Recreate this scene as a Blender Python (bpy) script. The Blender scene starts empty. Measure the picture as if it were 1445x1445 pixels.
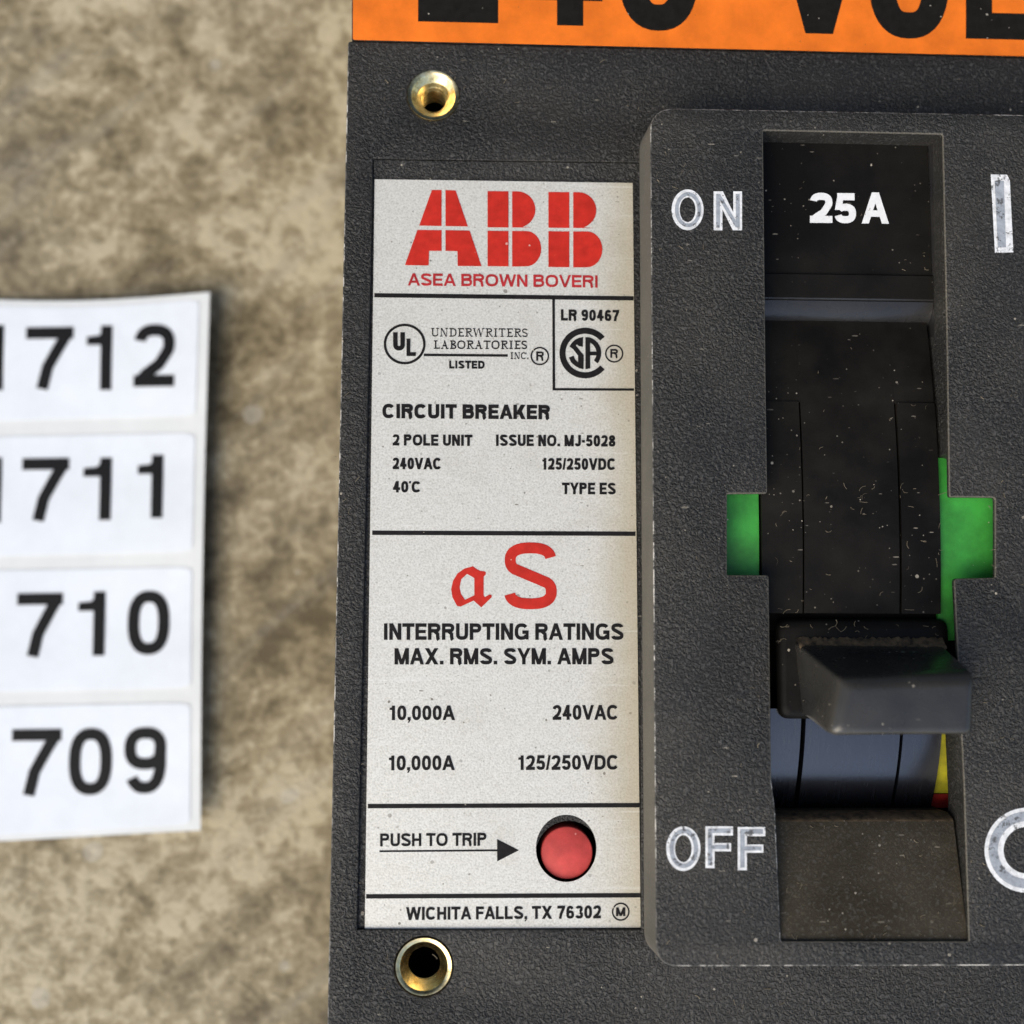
import bpy, bmesh, math, random
from mathutils import Vector, Matrix
random.seed(7)
S = bpy.context.scene
COL = S.collection

# ------------------------------------------------------------------ camera
# one unit is one centimetre; the breaker's front face is the plane z = 0
F, CX, DIST = 1700.0, 722.5, 17.0
def _rot(ax, ay, az):
    cx, sx, cy, sy, cz, sz = math.cos(ax), math.sin(ax), math.cos(ay), math.sin(ay), math.cos(az), math.sin(az)
    return (Matrix(((1,0,0),(0,cx,-sx),(0,sx,cx))) @ Matrix(((cy,0,sy),(0,1,0),(-sy,0,cy)))
            @ Matrix(((cz,-sz,0),(sz,cz,0),(0,0,1))))
RW = _rot(-0.10527, -0.03774, 0.00374)
FLIP = Matrix(((1,0,0),(0,-1,0),(0,0,-1)))
RT = FLIP @ RW.transposed()                       # camera axes (right, down, forward) -> world
CAM = -(RT @ Vector((0, 0, DIST)))
cam_d = bpy.data.cameras.new('camera'); cam = bpy.data.objects.new('camera', cam_d); COL.objects.link(cam)
right, down, fwd = RT.col[0], RT.col[1], RT.col[2]
m = Matrix((right, -down, -fwd)).transposed().to_4x4(); m.translation = CAM
cam.matrix_world = m
cam_d.sensor_width = 36.0; cam_d.lens = 36.0 * F / 1445.0
cam_d.clip_start = 0.1; cam_d.clip_end = 500.0
cam_d.dof.use_dof = True; cam_d.dof.focus_distance = 16.9; cam_d.dof.aperture_fstop = 0.125
S.camera = cam
def P(px, py, z=0.0):
    """the point at height z that measures (px, py) on the photograph"""
    d = RT @ Vector(((px - CX) / F, (py - CX) / F, 1.0))
    return CAM + d * ((z - CAM.z) / d.z)

# ------------------------------------------------------------------ sky, sun, exposure
SUN_EL, SUN_AZ = math.radians(42), math.radians(222)       # azimuth clockwise from +Y: light comes from lower left
W = bpy.data.worlds.new('World'); S.world = W; W.use_nodes = True
wn = W.node_tree.nodes; wl = W.node_tree.links; wn.clear()
sky = wn.new('ShaderNodeTexSky'); sky.sky_type = 'NISHITA'; sky.sun_disc = False
sky.sun_elevation = SUN_EL; sky.sun_rotation = SUN_AZ; sky.dust_density = 2.2; sky.air_density = 1.0; sky.ozone_density = 0.8
bg = wn.new('ShaderNodeBackground'); bg.inputs['Strength'].default_value = 0.15
wo = wn.new('ShaderNodeOutputWorld')
# open shade: an added mask dims the sky beyond the breaker's top end
wc = wn.new('ShaderNodeTexCoord'); ws = wn.new('ShaderNodeSeparateXYZ'); wl.new(wc.outputs['Generated'], ws.inputs[0])
wm = wn.new('ShaderNodeMapRange'); wm.interpolation_type = 'SMOOTHSTEP'; wl.new(ws.outputs[1], wm.inputs[0])
wm.inputs[1].default_value = -0.10; wm.inputs[2].default_value = 0.40; wm.inputs[3].default_value = 1.0; wm.inputs[4].default_value = 0.15
wx = wn.new('ShaderNodeVectorMath'); wx.operation = 'SCALE'; wl.new(sky.outputs[0], wx.inputs[0]); wl.new(wm.outputs[0], wx.inputs['Scale'])
wl.new(wx.outputs[0], bg.inputs['Color']); wl.new(bg.outputs[0], wo.inputs['Surface'])
sun_d = bpy.data.lights.new('sun', 'SUN'); sun_d.energy = 1.3; sun_d.angle = math.radians(52); sun_d.color = (1.0, 0.92, 0.72)
sun = bpy.data.objects.new('sun', sun_d); COL.objects.link(sun)
sdir = Vector((math.sin(SUN_AZ) * math.cos(SUN_EL), math.cos(SUN_AZ) * math.cos(SUN_EL), math.sin(SUN_EL)))
sun.rotation_euler = sdir.to_track_quat('Z', 'Y').to_euler(); sun.location = sdir * 60
S.view_settings.view_transform = 'Standard'; S.view_settings.look = 'None'
S.view_settings.exposure = 0.75; S.view_settings.gamma = 1.0; S.view_settings.use_curve_mapping = False
S.cycles.max_bounces = 6

# ------------------------------------------------------------------ materials
class NT:
    def __init__(s, name):
        s.m = bpy.data.materials.new(name); s.m.use_nodes = True
        s.n = s.m.node_tree.nodes; s.l = s.m.node_tree.links
        s.b = s.n['Principled BSDF']
        s.co = s.n.new('ShaderNodeTexCoord').outputs['Object']
    def link(s, a, b): s.l.new(a, b)
    def mapping(s, scale=(1,1,1), rot=(0,0,0), loc=(0,0,0), src=None):
        k = s.n.new('ShaderNodeMapping'); s.link(src or s.co, k.inputs['Vector'])
        k.inputs['Scale'].default_value = scale; k.inputs['Rotation'].default_value = rot; k.inputs['Location'].default_value = loc
        return k.outputs[0]
    def noise(s, scale, detail=3, rough=0.5, dist=0.0, vec=None, out=0):
        k = s.n.new('ShaderNodeTexNoise'); s.link(vec or s.co, k.inputs['Vector'])
        k.inputs['Scale'].default_value = scale; k.inputs['Detail'].default_value = detail
        k.inputs['Roughness'].default_value = rough; k.inputs['Distortion'].default_value = dist
        return k.outputs[out]
    def ramp(s, src, *stops):
        k = s.n.new('ShaderNodeValToRGB'); s.link(src, k.inputs[0]); e = k.color_ramp.elements
        while len(e) < len(stops): e.new(0.5)
        for el, (p, c) in zip(e, stops):
            el.position = p; el.color = (c, c, c, 1) if isinstance(c, (int, float)) else (*c, 1)
        return k.outputs[0]
    def math(s, op, a, b=None, c=None):
        k = s.n.new('ShaderNodeMath'); k.operation = op
        for i, v in enumerate((a, b, c)):
            if v is None: continue
            if isinstance(v, (int, float)): k.inputs[i].default_value = v
            else: s.link(v, k.inputs[i])
        return k.outputs[0]
    def mix(s, fac, a, b, mode='MIX'):
        k = s.n.new('ShaderNodeMix'); k.data_type = 'RGBA'; k.blend_type = mode
        for i, v in ((0, fac), (6, a), (7, b)):
            if isinstance(v, (int, float)): k.inputs[i].default_value = v if i == 0 else (v, v, v, 1)
            elif isinstance(v, tuple): k.inputs[i].default_value = (*v, 1)
            else: s.link(v, k.inputs[i])
        return k.outputs[2]
    def specks(s, scale, keep, size, seed=0.0, stretch=(1,1,1), rot=(0,0,0)):
        """mask of scattered grains: 'keep' of the cells hold one, of radius up to 'size' cells"""
        v = s.n.new('ShaderNodeTexVoronoi'); v.feature = 'F1'
        wob = s.noise(scale * 2.2, 1)
        vec = s.mapping(stretch, rot, (seed, seed * 1.7, 0))
        ad = s.n.new('ShaderNodeMix'); ad.data_type = 'VECTOR'; ad.inputs[0].default_value = 0.0
        s.link(vec, v.inputs['Vector']); v.inputs['Scale'].default_value = scale
        sep = s.n.new('ShaderNodeSeparateColor'); s.link(v.outputs['Color'], sep.inputs[0])
        on = s.math('LESS_THAN', sep.outputs[0], keep)
        rad = s.math('MULTIPLY', s.math('MULTIPLY_ADD', sep.outputs[1], size * 0.8, size * 0.2), s.math('MULTIPLY_ADD', wob, 1.2, 0.4))
        return s.math('MULTIPLY', on, s.math('LESS_THAN', v.outputs['Distance'], rad))
    def bump(s, h, strength, dist, prev=None):
        k = s.n.new('ShaderNodeBump'); s.link(h, k.inputs['Height'])
        k.inputs['Strength'].default_value = strength; k.inputs['Distance'].default_value = dist
        if prev is not None: s.link(prev, k.inputs['Normal'])
        return k.outputs[0]
    def done(s, base=None, rough=None, normal=None, metallic=0.0, spec=0.5):
        for key, v in (('Base Color', base), ('Roughness', rough), ('Normal', normal), ('Metallic', metallic), ('Specular IOR Level', spec)):
            if v is None: continue
            i = s.b.inputs[key]
            if isinstance(v, (int, float)): i.default_value = v if key != 'Base Color' else (v, v, v, 1)
            elif isinstance(v, tuple): i.default_value = (*v, 1)
            else: s.link(v, i)
        return s.m

DUST = (0.42, 0.37, 0.28)
def black_plastic(name, base=(0.020, 0.020, 0.020), grain=1.0, dust=0.35, specks=1.0, rough=0.5, wear=0.0, spec=0.32, gscale=23.0):
    t = NT(name)
    g = t.noise(gscale, 2.0, 0.5, 0.7)
    g2 = t.noise(gscale * 0.45, 2.0, 0.5, 0.4)
    h = t.math('MULTIPLY_ADD', g2, 0.5, t.ramp(g, (0.34, 0.0), (0.52, 0.7), (0.70, 1.0)))
    film = t.ramp(t.noise(0.55, 4, 0.62), (0.42, 0.0), (0.72, 1.0))
    film = t.math('MULTIPLY', film, dust)
    pits = t.ramp(g, (0.30, 1.0), (0.46, 0.0))           # dust gathers in the pits of the grain
    film = t.math('MULTIPLY', film, t.math('MULTIPLY_ADD', pits, 0.7, 0.3)) if grain > 0 else film
    col = t.mix(t.math('MULTIPLY', film, 0.30), base, DUST)
    if grain > 0:
        tips = t.math('MULTIPLY', t.ramp(g, (0.54, 0.0), (0.70, 1.0)), 0.30)
        col = t.mix(tips, col, (0.17, 0.165, 0.155))       # paler tips of the grain
    sp = t.specks(5.0, 0.16 * specks, 0.11, 1.3)
    sp2 = t.specks(11.0, 0.13 * specks, 0.13, 4.1)
    sp3 = t.specks(3.0, 0.10 * specks, 0.16, 7.7, (1.0, 4.5, 1.0), (0, 0, 0.6))
    msk = t.math('MAXIMUM', sp, t.math('MAXIMUM', t.math('MULTIPLY', sp2, 0.6), t.math('MULTIPLY', sp3, 0.5)))
    msk = t.math('MULTIPLY', msk, t.ramp(t.noise(0.9, 3, 0.6), (0.40, 0.12), (0.60, 1.0)))
    col = t.mix(t.math('MULTIPLY', msk, 0.75), col, (0.50, 0.45, 0.36))
    if wear > 0:
        wn_ = t.math('MULTIPLY', t.ramp(t.noise(6.5, 5, 0.72), (0.50 - 0.14 * wear, 0.0), (0.60 - 0.10 * wear, 1.0)), t.ramp(t.noise(0.8, 2, 0.5), (0.38, 0.15), (0.60, 1.0)))
        col = t.mix(t.math('MULTIPLY', wn_, 0.85), col, (0.52, 0.50, 0.46))
    r = t.math('MULTIPLY_ADD', t.noise(2.3, 4), 0.2, rough - 0.1)
    r = t.math('MAXIMUM', r, t.math('MULTIPLY', msk, 0.9))
    if grain > 0:
        k = t.n.new('ShaderNodeBump'); k.inputs['Distance'].default_value = 0.030; t.link(h, k.inputs['Height'])
        t.link(t.math('MULTIPLY', t.ramp(t.noise(0.45, 3, 0.6), (0.35, 0.55), (0.65, 1.0)), min(1.0, 0.66 * grain)), k.inputs['Strength'])
    nrm = k.outputs[0] if grain > 0 else t.bump(t.noise(22, 3), 0.12, 0.02)
    return t.done(col, r, nrm, 0.0, spec)

def concrete():
    t = NT('mottled_concrete')
    big = t.noise(0.36, 4, 0.6, 0.3); mid = t.noise(1.35, 9, 0.70, 0.15); fine = t.noise(4.6, 6, 0.72, 0.1)
    v = t.math('ADD', t.math('MULTIPLY', big, 0.30), t.math('MULTIPLY_ADD', mid, 0.46, t.math('MULTIPLY', fine, 0.24)))
    col = t.ramp(v, (0.412, (0.122, 0.095, 0.053)), (0.460, (0.225, 0.181, 0.106)), (0.505, (0.325, 0.268, 0.165)), (0.555, (0.51, 0.44, 0.30)))
    streak = t.ramp(t.noise(0.8, 5, 0.62, 0.3, t.mapping((0.30, 1.9, 1), src=t.mapping((1, 1, 1), (0, 0, -0.72)))), (0.53, 0.0), (0.66, 1.0))
    col = t.mix(t.math('MULTIPLY', streak, 0.30), col, (0.40, 0.36, 0.28))
    grey = t.ramp(t.noise(0.22, 3, 0.5, 0.2, t.mapping((1, 1, 1), (0, 0, 0), (4.2, 1.7, 0))), (0.46, 0.0), (0.66, 1.0))
    col = t.mix(t.math('MULTIPLY', grey, 0.18), col, t.mix(0.6, col, (0.24, 0.225, 0.20)))
    pale = t.specks(1.1, 0.22, 0.22, 2.2)
    col = t.mix(t.math('MULTIPLY', pale, 0.4), col, (0.50, 0.47, 0.40))
    return t.done(col, 0.75, t.bump(fine, 0.5, 0.08, t.bump(mid, 0.5, 0.2)), 0.0, 0.3)

def foil():
    t = NT('silver_foil_print_stock')
    g = t.noise(38, 2, 0.6); g2 = t.noise(9, 4, 0.6)
    col = t.ramp(g, (0.28, (0.52, 0.505, 0.445)), (0.50, (0.68, 0.665, 0.60)), (0.74, (0.79, 0.775, 0.71)))
    col = t.mix(t.math('MULTIPLY', t.ramp(g2, (0.45, 0.0), (0.75, 1.0)), 0.18), col, (0.40, 0.38, 0.34))
    sep = t.n.new('ShaderNodeSeparateXYZ'); t.link(t.co, sep.inputs[0])
    # brown grime rubbed along the right-hand border of the plate
    e = t.math('ADD', sep.outputs[0], t.math('MULTIPLY', t.math('SUBTRACT', t.noise(0.9, 5, 0.65), 0.5), 0.9))
    st = t.n.new('ShaderNodeMapRange'); t.link(e, st.inputs[0])
    st.inputs[1].default_value = LABEL_RIGHT - 0.75; st.inputs[2].default_value = LABEL_RIGHT + 0.12
    st.interpolation_type = 'SMOOTHSTEP'
    col = t.mix(t.math('MULTIPLY', st.outputs[0], 0.58), col, (0.40, 0.325, 0.175))
    dirt = t.math('MAXIMUM', t.specks(5.0, 0.34, 0.14, 3.0), t.math('MAXIMUM', t.specks(11, 0.30, 0.18, 9.0), t.specks(4.0, 0.10, 0.13, 5.0, (1, 3.2, 1), (0, 0, 0.9))))
    patch = t.ramp(t.noise(0.8, 4, 0.65), (0.42, 0.25), (0.62, 1.0))
    col = t.mix(t.math('MULTIPLY', t.math('MULTIPLY', dirt, patch), 0.8), col, (0.10, 0.08, 0.05))
    smear = t.ramp(t.noise(1.1, 5, 0.7, 0.4, t.mapping((1, 1, 1), (0, 0, 0), (3.1, 8.2, 0))), (0.55, 0.0), (0.75, 1.0))
    col = t.mix(t.math('MULTIPLY', smear, 0.22), col, (0.33, 0.29, 0.21))
    scr = t.ramp(t.noise(2.6, 2, 0.5, 0.1, t.mapping((0.22, 5.5, 1), (0, 0, 0.5))), (0.66, 0.0), (0.68, 1.0))
    col = t.mix(t.math('MULTIPLY', scr, 0.25), col, (0.80, 0.79, 0.74))
    r = t.math('MULTIPLY_ADD', g2, 0.3, 0.28)
    return t.done(col, r, t.bump(g, 0.22, 0.012), 0.25, 0.45)

def flat(name, base, rough=0.5, var=0.12, scale=6.0, specks=0.0, speck_col=(0.5, 0.46, 0.38), metallic=0.0, bump=0.05, spec=0.5):
    t = NT(name)
    dark = tuple(c * (1 - var * 1.6) for c in base); light = tuple(min(1, c * (1 + var)) for c in base)
    col = t.ramp(t.noise(scale, 5, 0.62), (0.32, dark), (0.68, light))
    if specks > 0:
        mk = t.math('MAXIMUM', t.specks(6.0, 0.18 * specks, 0.11, 2.0), t.specks(13.0, 0.14 * specks, 0.14, 6.0))
        col = t.mix(t.math('MULTIPLY', mk, 0.8), col, speck_col)
    r = t.math('MULTIPLY_ADD', t.noise(scale * 1.7, 3), 0.16, rough - 0.08)
    return t.done(col, r, t.bump(t.noise(scale * 5, 3), bump, 0.02) if bump else None, metallic, spec)

def brass():
    t = NT('worn_brass')
    col = t.ramp(t.noise(9, 5, 0.65), (0.30, (0.42, 0.30, 0.13)), (0.46, (0.76, 0.58, 0.27)), (0.70, (0.92, 0.77, 0.44)))
    r = t.math('MULTIPLY_ADD', t.noise(14, 3), 0.20, 0.12)
    return t.done(col, r, t.bump(t.noise(30, 2), 0.12, 0.01), 1.0)

# ------------------------------------------------------------------ object helpers
def empty(name, loc, label, cat, group=None):
    o = bpy.data.objects.new(name, None); COL.objects.link(o); o.location = loc
    o.empty_display_size = 0.3
    o['label'] = label; o['category'] = cat
    if group: o['group'] = group
    return o
def root_loc(p):
    v = Vector((0, 0, 0))
    while p is not None:
        v += p.location; p = p.parent
    return v
def sharp(me, ang=35):
    for p in me.polygons: p.use_smooth = True
    me.set_sharp_from_angle(angle=math.radians(ang))
def link(name, me, mats, parent=None, smooth=35, label=None):
    """mesh built in world coordinates -> object under parent"""
    off = root_loc(parent)
    me.transform(Matrix.Translation(-off))
    me.name = name
    for mm in (mats if isinstance(mats, (list, tuple)) else [mats]): me.materials.append(mm)
    if smooth: sharp(me, smooth)
    o = bpy.data.objects.new(name, me); COL.objects.link(o)
    if parent: o.parent = parent
    if label: o['label'] = label
    return o
def mesh_from(verts, faces, mi=None):
    me = bpy.data.meshes.new('m'); me.from_pydata([tuple(v) for v in verts], [], faces); me.update()
    if mi:
        for p, k in zip(me.polygons, mi): p.material_index = k
    return me
def join(*mes):
    v, f, mi = [], [], []
    for me in mes:
        b = len(v); v += [tuple(x.co) for x in me.vertices]
        for p in me.polygons: f.append([b + i for i in p.vertices]); mi.append(p.material_index)
    r = mesh_from(v, f, mi)
    return r
def fillet(pts, r, n=5):
    """round the corners of a polygon; r is a number or a list"""
    out = []; N = len(pts)
    for i, p in enumerate(pts):
        rr = r[i] if isinstance(r, (list, tuple)) else r
        p = Vector(p[:2]); a = Vector(pts[i - 1][:2]) - p; b = Vector(pts[(i + 1) % N][:2]) - p
        if rr <= 0: out.append(p); continue
        th = a.angle(b); d = min(rr / math.tan(th / 2), a.length * 0.45, b.length * 0.45)
        A = p + a.normalized() * d; B = p + b.normalized() * d
        for k in range(n + 1):
            t = k / n
            out.append(A * (1 - t) ** 2 + p * 2 * t * (1 - t) + B * t * t)
    return out
def ring(c, rx, ry=None, n=48):
    ry = ry or rx
    return [(c[0] + rx * math.cos(2 * math.pi * k / n), c[1] + ry * math.sin(2 * math.pi * k / n)) for k in range(n)]
def solid(loops, z0, z1, bevel=0.0, worn=True):
    """filled outline with holes, standing from z0 to z1, its edges rounded by bevel (bevel faces take slot 1)"""
    cu = bpy.data.curves.new('c', 'CURVE'); cu.dimensions = '2D'; cu.fill_mode = 'BOTH'
    for lp in loops:
        s = cu.splines.new('POLY'); s.points.add(len(lp) - 1); s.use_cyclic_u = True
        for q, p in zip(s.points, lp): q.co = (p[0], p[1], 0, 1)
    cu.extrude = max(0.0, (z1 - z0) / 2 - bevel); cu.bevel_depth = bevel; cu.bevel_resolution = 2; cu.offset = -bevel
    o = bpy.data.objects.new('c', cu); COL.objects.link(o)
    dg = bpy.context.evaluated_depsgraph_get(); dg.update()
    me = bpy.data.meshes.new_from_object(o.evaluated_get(dg)); bpy.data.objects.remove(o)
    me.transform(Matrix.Translation((0, 0, (z0 + z1) / 2)))
    me.materials.clear()
    bm = bmesh.new(); bm.from_mesh(me); bmesh.ops.remove_doubles(bm, verts=bm.verts, dist=1e-5)
    bmesh.ops.recalc_face_normals(bm, faces=bm.faces)
    for f in bm.faces: f.material_index = 1 if (worn and bevel and 0.05 < f.normal.z < 0.97) else 0
    bm.to_mesh(me); bm.free()
    return me
def flat_fill(loops, z):
    me = solid(loops, z, z, 0.0)
    return me
def pxl(pts, z): return [tuple(P(x, y, z)[:2]) for x, y in pts]
def box(x0, x1, y0, y1, z0, z1):
    return solid([[(x0, y0), (x1, y0), (x1, y1), (x0, y1)]], z0, z1)
def extrude_profile(prof, xa, xb, nx=1):
    """prof: closed list of (y, z) in world units, swept from x = xa to xb"""
    n = len(prof); v = [(xa, y, z) for y, z in prof] + [(xb, y, z) for y, z in prof]
    f = [[i, (i + 1) % n, n + (i + 1) % n, n + i] for i in range(n)] + [list(range(n))[::-1], list(range(n, 2 * n))]
    me = mesh_from(v, f); bm = bmesh.new(); bm.from_mesh(me); bmesh.ops.recalc_face_normals(bm, faces=bm.faces); bm.to_mesh(me); bm.free()
    return me
def lathe(c, prof, n=64, wob=None):
    v, f = [], []
    for r, z in prof:
        for k in range(n):
            a = 2 * math.pi * k / n
            v.append((c[0] + r * math.cos(a), c[1] + r * math.sin(a), z))
    for j in range(len(prof) - 1):
        for k in range(n): f.append([j * n + k, j * n + (k + 1) % n, (j + 1) * n + (k + 1) % n, (j + 1) * n + k])
    return mesh_from(v, f)

# ------------------------------------------------------------------ lettering
class Glyph:
    """monoline grotesque capitals and figures drawn as strokes; cap height 1, box width w, stroke sx wide / sy high"""
    def __init__(s, sx, sy): s.sx, s.sy, s.polys = sx, sy, []
    def rect(s, x0, y0, x1, y1): s.polys.append([(x0, y0), (x1, y0), (x1, y1), (x0, y1)])
    def quad(s, *p): s.polys.append(list(p))
    def diag(s, xa, ya, xb, yb, w=None):
        w = w or s.sx; s.polys.append([(xa, ya), (xa + w, ya), (xb + w, yb), (xb, yb)])
    def path(s, pts, closed=False):
        n = len(pts); L, R = [], []
        for i, p in enumerate(pts):
            a = pts[i - 1] if (i or closed) else p; b = pts[(i + 1) % n] if (i < n - 1 or closed) else p
            dx, dy = b[0] - a[0], b[1] - a[1]; d = math.hypot(dx, dy) or 1.0
            nx, ny = -dy / d * s.sx / 2, dx / d * s.sy / 2
            L.append((p[0] + nx, p[1] + ny)); R.append((p[0] - nx, p[1] - ny))
        s.polys.append(('strip', L, R, closed))
    def arc(s, cx, cy, rx, ry, a0, a1, n=None, e=2.5):
        n = n or max(6, int(abs(a1 - a0) / 9)); out = []
        for k in range(n + 1):
            a = math.radians(a0 + (a1 - a0) * k / n); c, d = math.cos(a), math.sin(a)
            out.append((cx + rx * math.copysign(abs(c) ** (2 / e), c), cy + ry * math.copysign(abs(d) ** (2 / e), d)))
        return out
WID = dict(A=.92, B=.80, C=.88, D=.82, E=.72, F=.68, G=.90, H=.78, I=.0, J=.60, K=.86, L=.68, M=.94, N=.78, O=.94, P=.76, R=.82,
           S=.80, T=.78, U=.78, V=.90, W=1.28, X=.88, Y=.88)
for d_ in '02345678': WID[d_] = .66
WID.update({'9': .66, '1': .40, ',': .0, '.': .0, '-': .30, '/': .38, '*': .17, ' ': .26})
BEAR = {c: .012 for c in 'AVTWY'}; BEAR.update({'C': .035, 'R': .04, 'K': .03, 'F': .03, 'I': .062, '/': .0, ' ': .0, '1': .12, ',': .05, '.': .05, 'L': .04, '*': .03})
def glyph(ch, sx, sy):
    g = Glyph(sx, sy); w = WID[ch] if WID[ch] > 0 else sx; hx, hy = sx / 2, sy / 2; A = g.arc; R = g.rect
    if ch == 'A':
        g.diag(0, 0, w / 2 - hx, 1); g.diag(w - sx, 0, w / 2 - hx, 1); R(w * .24, .22, w * .76, .22 + sy * .9)
    elif ch == 'B':
        R(0, 0, sx, 1)
        g.path([(hx, 1 - hy), (w * .56, 1 - hy)] + A(w * .56, .76 - hy / 4, w * .40 - hx, .24 - hy * .75, 88, -88) + [(hx, .52)])
        g.path([(hx, .52), (w * .58, .52)] + A(w * .58, .26 + hy / 2, w * .42 - hx, .26 - hy / 2, 88, -88) + [(hx, hy)])
    elif ch == 'C': g.path(A(w / 2, .5, w / 2 - hx, .5 - hy, 38, 322))
    elif ch == 'D':
        R(0, 0, sx, 1); g.path([(hx, 1 - hy), (w * .42, 1 - hy)] + A(w * .42, .5, w * .58 - hx, .5 - hy, 88, -88) + [(hx, hy)])
    elif ch in 'EF':
        R(0, 0, sx, 1); R(sx * .5, 1 - sy, w, 1); R(sx * .5, .5 - hy * .9, w * .93, .5 + hy * .9)
        if ch == 'E': R(sx * .5, 0, w, sy)
    elif ch == 'G':
        g.path(A(w / 2, .5, w / 2 - hx, .5 - hy, 38, 335)); R(w * .55, .36, w, .36 + sy); R(w - sx * .8, 0.02, w, .44)
    elif ch == 'H': R(0, 0, sx, 1); R(w - sx, 0, w, 1); R(hx, .5 - hy, w - hx, .5 + hy)
    elif ch == 'I': R(0, 0, sx, 1)
    elif ch == 'J': R(w - sx, .3, w, 1); g.path(A(w / 2, .30, w / 2 - hx, .30 - hy, 0, -175))
    elif ch == 'K': R(0, 0, sx, 1); g.diag(sx * .5, .30, w - sx * 1.35, 1, sx * 1.3); g.diag(w - sx * 1.2, 0, w * .30, .62, sx * 1.2)
    elif ch == 'L': R(0, 0, sx, 1); R(hx, 0, w, sy)
    elif ch == 'M':
        R(0, 0, sx, 1); R(w - sx, 0, w, 1); g.diag(w / 2 - hx, 0, 0, 1); g.diag(w / 2 - hx, 0, w - sx, 1)
    elif ch == 'N': R(0, 0, sx, 1); R(w - sx, 0, w, 1); g.diag(w - sx * 1.05, 0, 0, 1, sx * 1.05)
    elif ch in 'O0': g.path(A(w / 2, .5, w / 2 - hx, .5 - hy, 0, 351, 39), True)
    elif ch in 'PR':
        R(0, 0, sx, 1); g.path([(hx, 1 - hy), (w * .55, 1 - hy)] + A(w * .55, .72, w * .43 - hx, .28 - hy, 88, -88) + [(hx, .44 + hy)])
        if ch == 'R': g.path([(w * .52, .44 + hy * .8), (w * .66, .43), (w * .80 - hx * .3, .36), (w * .90 - hx, .22), (w * .93 - hx, .06), (w - hx, 0)])
    elif ch == 'S':
        g.path(A(w / 2, .735, w / 2 - hx * 1.1, .265 - hy, 8, 222) + A(w / 2, .265, w / 2 - hx, .265 - hy, 42, -172))
    elif ch == 'T': R(0, 1 - sy, w, 1); R(w / 2 - hx, 0, w / 2 + hx, 1 - hy)
    elif ch == 'U': R(0, .34, sx, 1); R(w - sx, .34, w, 1); g.path(A(w / 2, .345, w / 2 - hx, .345 - hy, 180, 360))
    elif ch == 'V': g.diag(w / 2 - hx, 0, 0, 1); g.diag(w / 2 - hx, 0, w - sx, 1)
    elif ch == 'W':
        g.diag(w * .27 - hx, 0, 0, 1); g.diag(w * .27 - hx, 0, w / 2 - hx, 1); g.diag(w * .73 - hx, 0, w / 2 - hx, 1); g.diag(w * .73 - hx, 0, w - sx, 1)
    elif ch == 'X': g.diag(0, 0, w - sx * 1.15, 1, sx * 1.15); g.diag(w - sx * 1.15, 0, 0, 1, sx * 1.15)
    elif ch == 'Y': R(w / 2 - hx, 0, w / 2 + hx, .42); g.diag(w / 2 - hx, .38, 0, 1); g.diag(w / 2 - hx, .38, w - sx, 1)
    elif ch == '1':
        R(w - sx, 0, w, 1); g.quad((0, .70), (w - hx, .70), (w - hx, .70 + sy * .9), (0, .70 + sy * .72))
        g.quad((w * .25, .70 + sy * .5), (w - hx, .70 + sy * .5), (w - hx, 1), (w - sx * .85, 1), (w * .62 - hx * .4, .70 + sy * .95))
    elif ch == '2':
        g.path(A(w / 2, .69, w / 2 - hx, .31 - hy, 172, -28) + [(w * .62, .36), (w * .30, .20), (hx * 1.15, sy * .55)]); R(0, 0, w, sy)
    elif ch == '3':
        g.path(A(w / 2, .745, w / 2 - hx * 1.2, .255 - hy, 168, -84)); g.path(A(w / 2, .275, w / 2 - hx, .275 - hy, 84, -168))
    elif ch == '4':
        R(w * .80 - sx, 0, w * .80, 1); R(0, .22, w, .22 + sy); g.diag(0, .22 + sy * .4, w * .80 - sx * 1.05, 1, sx * .9)
    elif ch == '5':
        R(w * .13, 1 - sy, w * .93, 1); g.quad((w * .02, .44), (w * .02 + sx * .95, .44), (w * .13 + sx * .9, 1 - hy), (w * .13, 1 - hy))
        g.path(A(w / 2, .325, w / 2 - hx, .325 - hy, 146, -166))
    elif ch == '6':
        g.path(A(w / 2, .32, w / 2 - hx, .32 - hy, 0, 351, 39), True); g.path(A(w / 2, .5, w / 2 - hx, .5 - hy, 35, 200))
    elif ch == '9':
        g.path(A(w / 2, .68, w / 2 - hx, .32 - hy, 0, 351, 39), True); g.path(A(w / 2, .5, w / 2 - hx, .5 - hy, 215, 380))
    elif ch == '7': R(0, 1 - sy, w, 1); g.path([(w - hx, 1 - hy), (w * .70, .68), (w * .47, .36), (w * .36, 0)])
    elif ch == '8':
        g.path(A(w / 2, .745, w / 2 - hx * 1.2, .255 - hy, 0, 351, 39), True); g.path(A(w / 2, .275, w / 2 - hx, .275 - hy, 0, 351, 39), True)
    elif ch == '.': R(0, 0, sx, sy)
    elif ch == ',': R(0, 0, sx, sy); g.quad((sx * .45, .01), (sx, .01), (sx * .5, -.17), (0, -.17))
    elif ch == '-': R(0, .34, w, .34 + sy)
    elif ch == '/': g.diag(0, 0, w - sx * .8, 1, sx * .8)
    elif ch == '*': R(0, .80, w, 1.0)
    return g, w
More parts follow.
